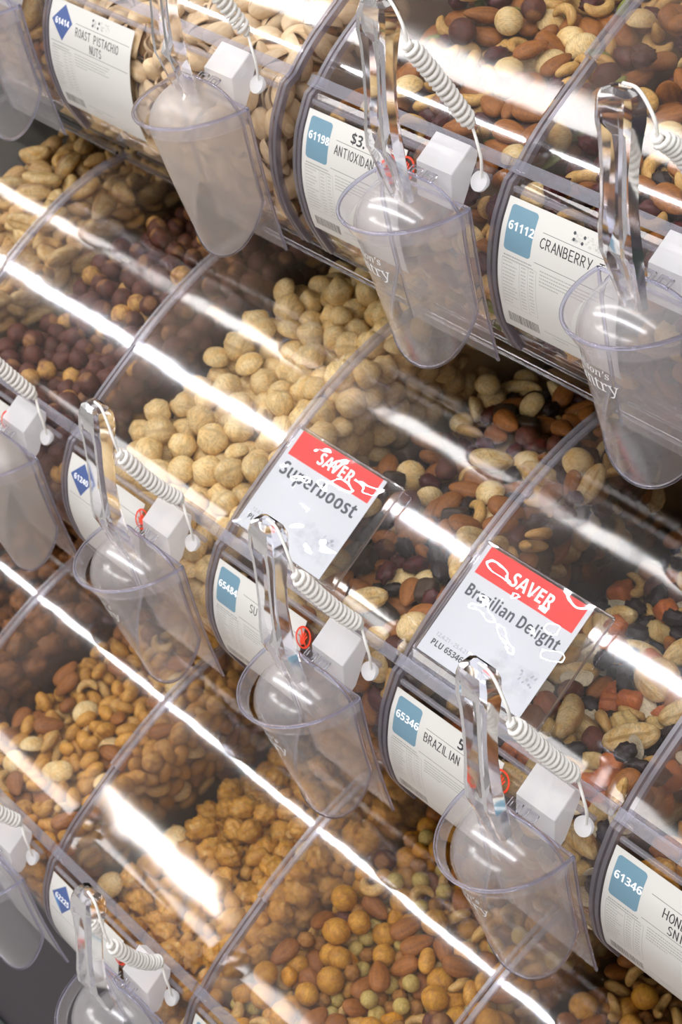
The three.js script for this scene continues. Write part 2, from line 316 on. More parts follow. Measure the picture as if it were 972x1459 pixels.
// front section line by arc length, lifted off the panel
const labelCurve = toCurve(offset(FRONTS, 0.0008).filter(([z, y]) => y < -0.0184 && y > -0.1225));
function frontPoint(s, x, lift = 0) { const p = labelCurve.getPointAt(s), t = labelCurve.getTangentAt(s); return V(x, p.y + t.z * lift * 1, p.z - t.y * lift); }
const labelGrid = (x0, x1, s0 = 0, s1 = 1, lift = 0, n = 25) => [...Array(n).keys()].map(i => { const s = s0 + (s1 - s0) * i / (n - 1); return [frontPoint(s, x0, lift), frontPoint(s, x1, lift)]; });
const LABELS = [
  ['pistachio', { code: '61414', diamond: 1, lines: ['ROAST PISTACHIO', 'NUTS'], indent: [0, 22], nameX: 41, adv: 4.6, wide: 122, smudge: 62 }, 'curved white label reading roast pistachio nuts with blue diamond 61414'],
  ['antioxidant', { code: '61198', lines: ['ANTIOXIDANT'], price: '$3.', priceX: 50, adv: 4.9 }, 'curved white label reading antioxidant with blue square 61198'],
  ['cranberry', { code: '61112', lines: ['CRANBERRY T'], smudge: 60, adv: 5.2 }, 'curved white label reading cranberry with blue square 61112'],
  ['macadamia', { code: '61240', diamond: 1, plain: 1 }, 'curved white label with blue diamond 61240 on the macadamia bin'],
  ['superboost', { code: '65484', lines: ['SU'], price: '$', priceX: 58, nameX: 46, adv: 5 }, 'curved white label with blue square 65484 on the almond chocolate bin'],
  ['brazilian', { code: '65346', lines: ['BRAZILIAN'], price: '5', priceX: 66, adv: 4.6 }, 'curved white label with blue square 65346 on the raisin coconut bin'],
  ['honey', { code: '61346', lines: ['HONE', 'SNI'], indent: [10, 16], nameX: 38, smudge: 66, adv: 5 }, 'curved white label with blue square 61346 on the honey snack bin'],
  ['roasted', { code: '', diamond: 1, plain: 1 }, 'curved white label mostly hidden by the scoop of the roasted mix bin'],
  ['cluster', { code: '62225', diamond: 1, plain: 1, worn: 1, lines: ['H'], nameX: 42 }, 'curved white label with worn blue diamond 62225 on the cluster bin'],
  ['snack', { code: '', plain: 1 }, 'curved white label with blank blue square on the coated ball bin'],
  ['hazelnut', { code: '', diamond: 1, plain: 1 }, 'curved white label tucked behind the scoop of the hazelnut bin'],
];
for (const [key, spec, text] of LABELS) {
  const [r, bx] = BINS[key], w = (spec.wide || 108) / 1000;
  const tex = binLabelTexture(spec);
  const m = phys({ map: tex, roughness: 0.55, clearcoat: 0.5, clearcoatRoughness: 0.2 });
  single('bin_label', sheet(labelGrid(0.0092, 0.0092 + w), 0.0005), m, text, 'label', [bx, rowY(r), rowZ(r)]);
}
// red printed no-hands stickers on clear film beside the labels
const noHands = canvasTexture(256, 256, (g) => {
  g.clearRect(0, 0, 256, 256); g.strokeStyle = '#e8401f'; g.fillStyle = '#e8401f'; g.lineWidth = 20;
  g.beginPath(); g.ellipse(128, 128, 96, 104, 0, 0, 7); g.stroke();
  g.lineWidth = 15; g.lineCap = 'round'; for (const [a, b, c, d] of [[110, 150, 96, 84], [124, 146, 122, 70], [138, 148, 148, 78], [150, 156, 172, 100], [104, 160, 78, 130]]) { g.beginPath(); g.moveTo(a, b); g.lineTo(c, d); g.stroke(); }
  g.beginPath(); g.ellipse(126, 172, 30, 36, 0, 0, 7); g.fill();
  g.lineWidth = 18; g.beginPath(); g.moveTo(72, 60); g.lineTo(186, 200); g.stroke();
});
const stickerMat = new THREE.MeshStandardMaterial({ map: noHands, transparent: true, roughness: 0.5, side: THREE.DoubleSide });
for (const [key, dx] of [['hazelnut', 0], ['macadamia', 0], ['superboost', 0], ['brazilian', 0], ['cluster', 0], ['antioxidant', 0.002]]) {
  const [r, bx] = BINS[key];
  const t = thing('warning_sticker', `clear sticker with red no-hands symbol on the ${key === 'brazilian' ? 'raisin and coconut mix' : key === 'cluster' ? 'honey cluster' : key === 'superboost' ? 'almond and chocolate mix' : key === 'antioxidant' ? 'antioxidant mix' : key} bin`, 'sticker', [bx + dx, rowY(r), rowZ(r)]);
  part('film', sheet(labelGrid(0.1180, 0.1395, 0.0, 0.24, 0.0012, 8), 0.0004), M.film, t);
  const flat = labelGrid(0.1100, 0.1305, 0.02, 0.215, 0.0024, 8);
  part('symbol', sheet(flat, 0.0001), stickerMat, t).userData.label = 'red printed no-hands symbol';
}

// ------------------------------------------------------------------ saver cards in clear pockets on two lids
function saverTexture(name, size, plu, dates) {
  const wmm = 104, hmm = 94, K = 10;
  return canvasTexture(wmm * K, hmm * K, (g) => {
    g.scale(K, K); g.fillStyle = '#c4c6cb'; g.fillRect(0, 0, wmm, hmm);
    g.fillStyle = '#d9403c'; g.fillRect(4, 0, wmm - 8, 23);
    g.fillStyle = '#fff'; g.textAlign = 'center'; g.font = 'bold 15px sans-serif'; g.save(); g.translate(54, 17.2); g.scale(0.92, 1); g.fillText('SAVER', 0, 0); g.restore();
    g.fillStyle = '#474b52'; g.textAlign = 'left'; g.font = `bold ${size}px sans-serif`; g.save(); g.translate(6, 40); const ww = g.measureText(name).width; g.scale(Math.min(1, 92 / ww), 1); g.fillText(name, 0, 0); g.restore();
    g.fillStyle = '#8d9096'; g.font = '4.4px sans-serif'; g.fillText(dates, 7, 78);
    g.fillStyle = '#33363b'; g.font = 'bold 6.6px sans-serif'; g.fillText(plu, 7, 85.5);
    for (let k = 0; k < 70; k++) { g.fillStyle = `rgba(120,124,134,${rr(0.02, 0.06)})`; g.beginPath(); g.ellipse(rr(60, 98), rr(60, 84), rr(1.5, 6), rr(1, 4), 0, 0, 7); g.fill(); }
    for (let k = 0; k < 9; k++) { g.fillStyle = `rgba(60,62,70,${rr(0.1, 0.3)})`; g.beginPath(); g.ellipse(rr(84, 99), rr(62, 74), rr(0.6, 1.5), rr(0.6, 1.8), 0.5, 0, 7); g.fill(); }
    g.fillStyle = '#2e3136'; g.font = 'bold 8px sans-serif'; if (name[0] === 'B') g.fillText('1', 78, 92);
  });
}
const cardDir = V(0, 0.0555, -0.0775).normalize(), cardNor = V(0, 0.0775, 0.0555).normalize();
const cardAt = (x, up, lift) => V(x, 0.0012, -0.0055).addScaledVector(cardDir, up + 0.0035).addScaledVector(cardNor, lift);
for (const [key, name, size, plu, dates, who] of [['superboost', 'Superboost', 16.5, 'PLU 65484', '12.4.21 - 25.4.21', 'almond and chocolate mix'], ['brazilian', 'Brazilian Delight', 13.5, 'PLU 65346', '12.4.21 - 25.4.21', 'raisin and coconut mix']]) {
  const [r, bx] = BINS[key], pos = [bx, rowY(r), rowZ(r)];
  const x0 = 0.0125, x1 = 0.1145, xp = 0.1315, h = 0.0945;
  const card = single('saver_card', sheet([0, 1].map(i => [0, 1].map(j => cardAt(j ? x1 : x0, 0.001 + (1 - i) * (h - 0.003), 0.0068))), 0.0005), new THREE.MeshStandardMaterial({ map: saverTexture(name, size, plu, dates), roughness: 0.7 }), `white price card with a red band for the ${who}`, 'card', pos);
  const t = thing('card_pocket', `clear plastic pocket holding the price card of the ${who}`, 'card holder', pos);
  const n = 34, off = key === 'superboost' ? 3.1 : 7.7;
  const wav = (i, j) => { const u = i / n, v = j / n, e = Math.min(1, 6 * Math.min(u, v, 1 - u, 1 - v)); return e * 0.0009 * (noise.noise(u * 5.3 + off, v * 4.7, 0.3) * 1.2 + 0.55 * noise.noise(u * 11 + off, v * 10, 3.1)); };
  part('front_film', sheet([...Array(n + 1).keys()].map(i => [...Array(n + 1).keys()].map(j => cardAt(x0 - 0.002 + (xp - x0 + 0.002) * j / n, (1 - i / n) * h, 0.0084 + wav(i, j)))), 0.0003), M.film, t);
  part('back_sheet', sheet([0, 1].map(i => [0, 1].map(j => cardAt(j ? xp : x0 - 0.002, (1 - i) * h, 0.0056))), 0.0009), M.pane, t);
  const c = [[x0 - 0.002, 0], [xp, 0], [xp, h], [x0 - 0.002, h]];
  c.forEach((a, k) => { const b = c[(k + 1) % 4], A = cardAt(a[0], a[1], 0.007), B = cardAt(b[0], b[1], 0.007); part('edge', new THREE.TubeGeometry(new THREE.LineCurve3(A, B), 1, 0.0011, 6), M.solid, t); });
}

// ------------------------------------------------------------------ scoop holders, scoops, tethers
const HX = 0.1555;
const hold = { cx: (s) => HX + 0.011 * s, y: (s) => -0.028 - 0.128 * s, zb: (s) => 0.0352 - 0.0185 * s + 0.0022 * Math.sin(Math.PI * Math.min(1, Math.max(0, s))), rx: (s) => 0.0462 - 0.001 * s, rz: (s) => 0.066 - 0.019 * Math.pow(s, 0.8) + 0.002 * Math.exp(-s * 22) };
function holderPoint(s, th, inset = 0) { const c = Math.cos(th), q = Math.pow(Math.sin(th), 0.92); return V(hold.cx(s) + (hold.rx(s) - inset) * c, hold.y(s) - 0.004 * q * (1 - s), hold.zb(s) + (hold.rz(s) - inset) * q); }
const holderGeo = (() => {
  const front = sheet(arc(5, s => arc(36, t => holderPoint(s * 0.1, Math.PI * (1 - t), s * s * 0.001))), 0.0014);
  const backA = (s, x) => V(x, hold.y(s), hold.zb(s) - 0.0002);
  const back = sheet(arc(12, s => [backA(s, hold.cx(s) - hold.rx(s)), backA(s, hold.cx(s) + hold.rx(s))]), 0.0012);
  const rim = tube([...arc(30, t => holderPoint(0, Math.PI * t))], 0.0015, 70, 8);
  const rimB = tube([holderPoint(0, 0), holderPoint(0, Math.PI)], 0.0014, 4, 8);
  const side = [0, Math.PI].map(th => { return tube(arc(8, s => holderPoint(s, th)), 0.0013, 16, 6); });
  const bs = new THREE.Shape(); [[0.0078, -0.0015], [0.0135, 0.0042], [0.0328, -0.01], [0.0328, -0.036], [0.027, -0.04], [0.0222, -0.0365], [0.0172, -0.0265], [0.0134, -0.0165], [0.0088, -0.0075]].forEach(([z, y], k) => k ? bs.lineTo(-z, y) : bs.moveTo(-z, y));
  const bracket = new THREE.ExtrudeGeometry(bs, { depth: 0.034, bevelEnabled: true, bevelSize: 0.0006, bevelThickness: 0.0006, bevelSegments: 1 }).rotateY(Math.PI / 2).translate(0.148, 0, 0);
  const ring = (x) => { const s = new THREE.Shape(); s.moveTo(-0.005, -0.004); s.lineTo(0.005, -0.004); s.lineTo(0.005, 0.004); s.lineTo(-0.005, 0.004); s.closePath(); const h = new THREE.Path(); h.moveTo(-0.003, -0.0022); h.lineTo(-0.003, 0.0022); h.lineTo(0.003, 0.0022); h.lineTo(0.003, -0.0022); h.closePath(); s.holes.push(h); return new THREE.ExtrudeGeometry(s, { depth: 0.002, bevelEnabled: false }).rotateX(-1.1).translate(x, -0.0165, 0.0375); };
  return { front, back, rim: join([rim, rimB]), side, bracket, ring: [ring(0.151), ring(0.165)] };
})();
const printTex = canvasTexture(640, 320, (g) => {
  g.clearRect(0, 0, 640, 320); g.fillStyle = '#f7f6f4'; g.textAlign = 'right'; g.strokeStyle = '#f7f6f4'; g.lineWidth = 2;
  g.font = 'italic 108px serif'; g.fillText('Alison\u2019s', 560, 112); g.font = '168px serif'; g.fillText('Pantry', 620, 258);
});
const printMat = new THREE.MeshStandardMaterial({ map: printTex, transparent: true, roughness: 0.6, side: THREE.DoubleSide });

const scoopGeo = (() => {
  const H = 0.034, ins = 0.0042, gap = 0.0045, S0 = 0.15, yTop = hold.y(S0);
  const endS = (th) => 0.62 + 0.40 * Math.pow(Math.max(0, Math.sin(th)), 0.75);
  const section = (s, th) => { const c = Math.cos(th), q = Math.pow(Math.max(0, Math.sin(th)), 0.92); return V(hold.cx(s) + (hold.rx(s) - ins) * c, hold.y(s), hold.zb(s) + gap + (hold.rz(s) - ins - gap) * q); };
  const pt = (k, th) => {       // k 0..1: dome, 1..2: trough with a round cut end
    if (k > 1) return section(S0 + (endS(th) - S0) * (k - 1), th);
    const a = k * Math.PI / 2, q = Math.sin(a), b = section(S0, th); return V(hold.cx(S0) + (b.x - hold.cx(S0)) * q, yTop + H * Math.cos(a), hold.zb(S0) + gap + 0.008 * (1 - q) + (b.z - hold.zb(S0) - gap) * q);
  };
  const ks = [...arc(10, t => 0.02 + 0.98 * t), ...arc(14, t => 1 + t).slice(1)];
  const bowl = sheet(ks.map(k => arc(32, t => pt(k, Math.PI * (1 - t)))), 0.0016);
  const u = [...arc(8, t => pt(1 + t, 0)), ...arc(44, t => pt(2, Math.PI * (0.5 - 0.5 * Math.cos(Math.PI * t)))).slice(1), ...arc(8, t => pt(2 - t, Math.PI)).slice(1)];
  const rim = tube(u, 0.0014, 130, 6);
  const print = sheet(arc(10, s => arc(24, t => { const th = Math.PI * (0.80 - 0.40 * t), p = section(0.22 + 0.2 * s, th); return p.add(V(Math.cos(th), 0, Math.sin(th)).multiplyScalar(0.0006)); })), 0.0001);
  const hood = tube([...arc(16, t => pt(0.02 + 0.98 * t, 0)).reverse(), ...arc(16, t => pt(0.02 + 0.98 * t, Math.PI))], 0.0015, 60, 6);
  // handle: a grooved bar that swells at the head and at the elbow
  const sec = [[0.108, 0.137, 0.046, 0.006, 0.004, 0], [0.1055, 0.137, 0.0465, 0.0115, 0.0075, 0], [0.099, 0.138, 0.0475, 0.014, 0.0098, 0], [0.089, 0.1395, 0.05, 0.0142, 0.0102, 0.1], [0.08, 0.141, 0.052, 0.0128, 0.0088, 0.7], [0.063, 0.144, 0.0565, 0.0112, 0.0076, 1], [0.043, 0.148, 0.0615, 0.0112, 0.0072, 1], [0.026, 0.151, 0.065, 0.0132, 0.0076, 1], [0.014, 0.153, 0.066, 0.0136, 0.008, 0.3], [0.008, 0.154, 0.065, 0.0128, 0.0072, 0.6], [-0.008, 0.1565, 0.0625, 0.0108, 0.006, 1], [-0.02, 0.158, 0.0595, 0.0096, 0.005, 0.8], [-0.026, 0.159, 0.058, 0.009, 0.0045, 0]];
  const cs = (hw, hd, gr) => { const d = hd * (1 - 1.25 * gr), c = hw * 0.24; return [[-hw + c, -hd], [hw - c, -hd], [hw, -hd + c], [hw, hd - c], [hw - c, hd], [hw * 0.5, hd], [hw * 0.42, d], [-hw * 0.42, d], [-hw * 0.5, hd], [-hw + c, hd], [-hw, hd - c], [-hw, -hd + c]]; };
  const rings = sec.map(([y, x, z, hw, hd, gr]) => cs(hw, hd, gr).map(([a, b]) => V(x - 0.0035 * Math.max(0, y) / 0.1 + a, y, z + 0.004 * Math.max(0, y) / 0.1 + b)));
  const pos = [], idx = [], n = 12; rings.forEach(r => r.forEach(p => pos.push(p.x, p.y, p.z)));
  for (let i = 0; i < rings.length - 1; i++) for (let j = 0; j < n; j++) { const a = i * n + j, b = i * n + (j + 1) % n, c = a + n, d = b + n; idx.push(a, c, b, b, c, d); }
  idx.length; for (const [base, flip] of [[0, true], [(rings.length - 1) * n, false]]) { const tri = THREE.ShapeUtils.triangulateShape(cs(...sec[base / n].slice(3)).map(q => new THREE.Vector2(...q)), []); for (const t of tri) flip ? idx.push(base + t[0], base + t[2], base + t[1]) : idx.push(base + t[0], base + t[1], base + t[2]); }
  const hg = new THREE.BufferGeometry(); hg.setAttribute('position', new THREE.Float32BufferAttribute(pos, 3)); hg.setIndex(idx);
  const p = hg.attributes.position; // winding: make it face outward
  const handle = toCreasedNormals(hg, 0.55);
  return { bowl, rim, hood, handle, print };
})();
function coilGeometry(A, B, turns, rad, bend) {
  const dir = B.clone().sub(A), len = dir.length(); dir.normalize();
  const u = V(0, 1, 0).cross(dir).normalize(), v = dir.clone().cross(u), pts = [], N = turns * 12;
  for (let k = 0; k <= N; k++) { const t = k / N, a = t * turns * Math.PI * 2, env = Math.min(1, 8 * Math.min(t, 1 - t) + 0.25);
    pts.push(A.clone().addScaledVector(dir, len * t).addScaledVector(V(0, 1, 0), bend * Math.sin(Math.PI * t)).addScaledVector(u, rad * env * Math.cos(a)).addScaledVector(v, rad * env * Math.sin(a))); }
  return tube(pts, 0.0019, N * 1, 5);
}
const LEAN = { cluster: 0.13, brazilian: -0.03, superboost: -0.02 };
const HOLD = [   // key, shift in x, milky, words, coil bend, head shift
  ['topleft', -0.004, 'holder', 'mixed nuts bin beside the pistachios', 0],
  ['pistachio', 0.107, 'holderMilky', 'wide pistachio bin', 0.004],
  ['antioxidant', 0.001, 'holder', 'antioxidant mix bin 61198', 0.002],
  ['cranberry', 0, 'holder', 'cranberry mix bin 61112', 0.012],
  ['hazelnut', -0.006, 'holderMilky', 'hazelnut bin', 0.0],
  ['macadamia', -0.003, 'holder', 'macadamia bin 61240', -0.006],
  ['superboost', 0.001, 'holder', 'almond and chocolate mix bin', -0.004],
  ['brazilian', 0.001, 'holder', 'raisin and coconut mix bin', -0.002],
  ['roasted', 0.0, 'holder', 'roasted mix bin', -0.004],
  ['cluster', 0.0, 'holder', 'honey cluster bin 62225', -0.01],
];
for (const [key, dx, mat, words, bend] of HOLD) {
  const [r, bx, bw] = BINS[key], pos = [bx + dx, rowY(r), rowZ(r)];
  const h = thing('scoop_holder', `clear ring scoop holder hung on the ${words}`, 'scoop holder', pos, 'scoop holders on the bin fronts');
  const f = part('collar', holderGeo.front, M.holder, h);
  part('rim', holderGeo.rim, M.holderRim, f);
  const b = part('back_plate', holderGeo.back, M.holder, h);
  for (const g of holderGeo.side) part('side_edge', g, M.holderRim, b);
  const br = part('bracket', holderGeo.bracket, M.milk, h); br.userData.label = 'milky white mounting bracket';
  for (const g of holderGeo.ring) part('clip_ring', g, M.solid, br);
  const s = thing('scoop', `${mat === 'holder' ? 'clear' : 'frosted'} plastic scoop hanging in the holder of the ${words}`, 'scoop', pos, 'scoops in their holders');
  const bowl = part('bowl', scoopGeo.bowl, mat === 'holder' ? M.scoop : M.holderMilky, s);
  if (key !== 'pistachio') part('print', scoopGeo.print, printMat, bowl).userData.label = 'white printed lettering on the bowl';
  part('bowl_rim', scoopGeo.rim, M.holderRim, bowl); part('hood_rim', scoopGeo.hood, M.holderRim, bowl);
  const ln = LEAN[key] || 0, lean = (g) => ln ? g.clone().applyMatrix4(new THREE.Matrix4().set(1, ln, 0, ln * 0.026, 0, 1, 0, 0, 0, 0, 1, 0, 0, 0, 0, 1)) : g;   // each handle leans its own way
  part('handle', lean(scoopGeo.handle), M.handle, s);
  const t = thing('scoop_tether', `white coiled tether from the scoop handle of the ${words}`, 'tether', pos, 'coiled scoop tethers');
  const A = V(0.1655 + ln * 0.11, 0.0885 - Math.max(0, -bend) * 1.2, 0.056), B = V(0.1865, 0.0215, 0.0165);
  part('coil', coilGeometry(A, B, 17, 0.0052, bend), M.coil, t);
  part('cord', tube([V(0.135 + ln * 0.137, 0.1108, 0.051), V(0.148 + ln * 0.137, 0.1118, 0.0535), A.clone().add(V(-0.001, 0.0105, 0.001)), A.clone().add(V(0.001, 0, 0))], 0.0012, 18, 6), M.coil, t);
  part('cord', tube([B, V(0.195, 0.0135, 0.0205), V(0.1985, 0.003, 0.0205), V(0.1975, -0.0115, 0.019)], 0.0012, 18, 6), M.coil, t);
  const pl = new THREE.CylinderGeometry(0.0072, 0.0072, 0.0026, 24).rotateX(Math.PI / 2 - 0.5);
  part('plug', join([pl.clone().translate(0, 0, 0), new THREE.CylinderGeometry(0.0045, 0.0045, 0.004, 18).rotateX(Math.PI / 2 - 0.5).translate(0.0006, -0.0013, -0.0026)]).translate(0.1955, -0.0155, 0.0188), M.milk, t);
}

// ------------------------------------------------------------------ nuts, fruit and snacks: shapes
const lin = (hex) => new THREE.Color(hex);
function blob(detail, fn, colour) {           // fn(unit vector) -> position; colour(unit, position) -> Color
  let g = new THREE.IcosahedronGeometry(1, detail); g.deleteAttribute('uv'); g.deleteAttribute('normal'); g = mergeVertices(g, 1e-4);
  const p = g.attributes.position, col = new Float32Array(p.count * 3), uv = new Float32Array(p.count * 2), u = V(0, 0, 0);
  for (let i = 0; i < p.count; i++) {
    u.fromBufferAttribute(p, i).normalize(); const q = fn(u); p.setXYZ(i, q.x, q.y, q.z);
    const c = colour(u, q); col[i * 3] = c.r; col[i * 3 + 1] = Math.pow(c.g, 1.04); col[i * 3 + 2] = Math.pow(c.b, 1.2); uv[i * 2] = Math.atan2(u.z, u.y) / 6.2832 * 2; uv[i * 2 + 1] = u.x;
  }
  g.setAttribute('color', new THREE.BufferAttribute(col, 3)); g.setAttribute('uv', new THREE.BufferAttribute(uv, 2)); g.computeVertexNormals(); return g;
}
const N3 = (u, f, o) => noise.noise(u.x * f + o, u.y * f + o * 1.7, u.z * f - o);
const mixc = (a, b, t) => a.clone().lerp(b, Math.min(1, Math.max(0, t)));
const MM = 0.001, NS = 1.34;   // nut sizes below are scaled together
const grain = (() => { const n = 128, d = new Uint8Array(n * n * 4); for (let i = 0; i < n * n; i++) { const x = i % n, y = (i / n) | 0, w = (a, f) => noise.noise(Math.cos(x / n * 6.2832) * f + a, Math.sin(x / n * 6.2832) * f + y / n * f * 4, a); const v = Math.max(0, Math.min(255, 240 + 46 * w(1.7, 2.2) + 40 * w(7.1, 6) + rr(-22, 16))); d.set([v, v * 0.985, v * 0.96, 255], i * 4); } const t = new THREE.DataTexture(d, n, n); t.wrapS = t.wrapT = THREE.RepeatWrapping; t.magFilter = THREE.LinearFilter; t.colorSpace = THREE.SRGBColorSpace; t.needsUpdate = true; return t; })();
// every shape: long axis x, height y; sizes in millimetres
const patchy = (base, other, f, o, lo, gain, third) => { const A = lin(base), B = lin(other), C = third && lin(third); return (u) => { let c = mixc(A, B, lo + gain * N3(u, f, o)); if (C) c = mixc(c, C, -0.35 + 1.6 * N3(u, f * 2.7, o + 9)); return c; }; };
const ellip = (a, b, c, lump, f, o, extra) => (u) => { const k = 1 + lump * N3(u, f, o); const q = V(u.x * a * k, u.y * b * k, u.z * c * k); if (extra) extra(u, q); return q.multiplyScalar(MM); };
function cashewShape(o) {
  return (u) => { const t = u.x, R = 7.6, a = t * 1.75, r = (3.7 - 0.5 * t) * Math.sqrt(Math.max(0.02, 1 - Math.pow(Math.abs(t), 2.6))) ;
    const rad = Math.hypot(u.y, u.z) || 1e-6, cy = u.y / rad * r, cz = u.z / rad * r * 0.95; const rr2 = R + cy;
    return V(Math.sin(a) * rr2, Math.cos(a) * rr2 - R * 0.62, cz + 0.3 * N3(u, 2, o)).multiplyScalar(MM * 0.95); };
}
function boxy(a, b, c, pw, lump, o) { return (u) => { const s = V(u.x, u.y, u.z), m = Math.pow(Math.pow(Math.abs(s.x), pw) + Math.pow(Math.abs(s.y), pw) + Math.pow(Math.abs(s.z), pw), 1 / pw); s.multiplyScalar((1 + lump * N3(u, 2.2, o)) / m); return V(s.x * a, s.y * b, s.z * c).multiplyScalar(MM); }; }
function pistachioGeo(o, open) {
  const shell = [];
  for (const side of [1, -1]) {
    const f = (k) => (th, ph) => { const x = Math.cos(th), s = Math.sin(th); return V(10.2 * k * x, (s > 0 ? 1 : 1) * 6.2 * k * s * Math.sin(ph), 6.6 * k * s * Math.cos(ph)); };
    const grid = arc(10, i => arc(12, j => { const p = f(1)(0.02 + (Math.PI - 0.04) * i, Math.PI * j); const tip = 1 + 0.1 * p.x / 10; p.y = p.y * tip + 0.12 * N3(V(p.x * 0.2, p.y * 0.2, p.z * 0.2), 1.5, o); const a = open * 0.5; const xx = p.x + 10.2; const y = p.y * side; return V(xx * Math.cos(a) - 10.2 - y * 0, y + side * xx * Math.sin(a), p.z).multiplyScalar(MM); }));
    if (side < 0) grid.forEach(r => r.reverse());
    shell.push(sheet(grid, 0.0009));
  }
  const g = join(shell), p = g.attributes.position, col = new Float32Array(p.count * 3);
  const A = lin('#ecd6b0'), B = lin('#d8b88a'), C = lin('#9c7048');
  for (let i = 0; i < p.count; i++) { const v = V(p.getX(i), p.getY(i), p.getZ(i)).multiplyScalar(120); const edge = Math.exp(-Math.pow(Math.abs(p.getY(i)) / 0.0016, 2)); let c = mixc(A, B, 0.3 + 1.1 * noise.noise(v.x * 1.6 + o, v.y * 4, v.z * 4)); c = mixc(c, C, (edge > 0.3 && Math.hypot(p.getX(i), p.getZ(i)) < 0.0098 ? 0.35 : 0)); col.set([c.r, c.g, c.b], i * 3); }
  g.setAttribute('color', new THREE.BufferAttribute(col, 3)); g.deleteAttribute('uv');
  const kernel = blob(2, (u) => V(u.x * 8 + 0.8, u.y * 4.2, u.z * 4.6).multiplyScalar(MM), patchy('#a06a4b', '#7d8147', 1.6, o, 0.25, 0.9));
  return { shell: g, kernel };
}
const almond = (o, c1 = '#ad7138', c2 = '#825023') => blob(3, (u) => { const w = 1 - 0.28 * u.x; return V(u.x * 11.2, u.y * 4.3 * w, u.z * 6.6 * w * (1 + 0.03 * Math.sin(u.z * 40))).multiplyScalar(MM); }, (u) => mixc(lin(c1), lin(c2), 0.35 + 0.5 * Math.sin(Math.atan2(u.z, u.y) * 13 + 2 * N3(u, 2, o)) * 0.6 + 0.5 * N3(u, 3, o)));
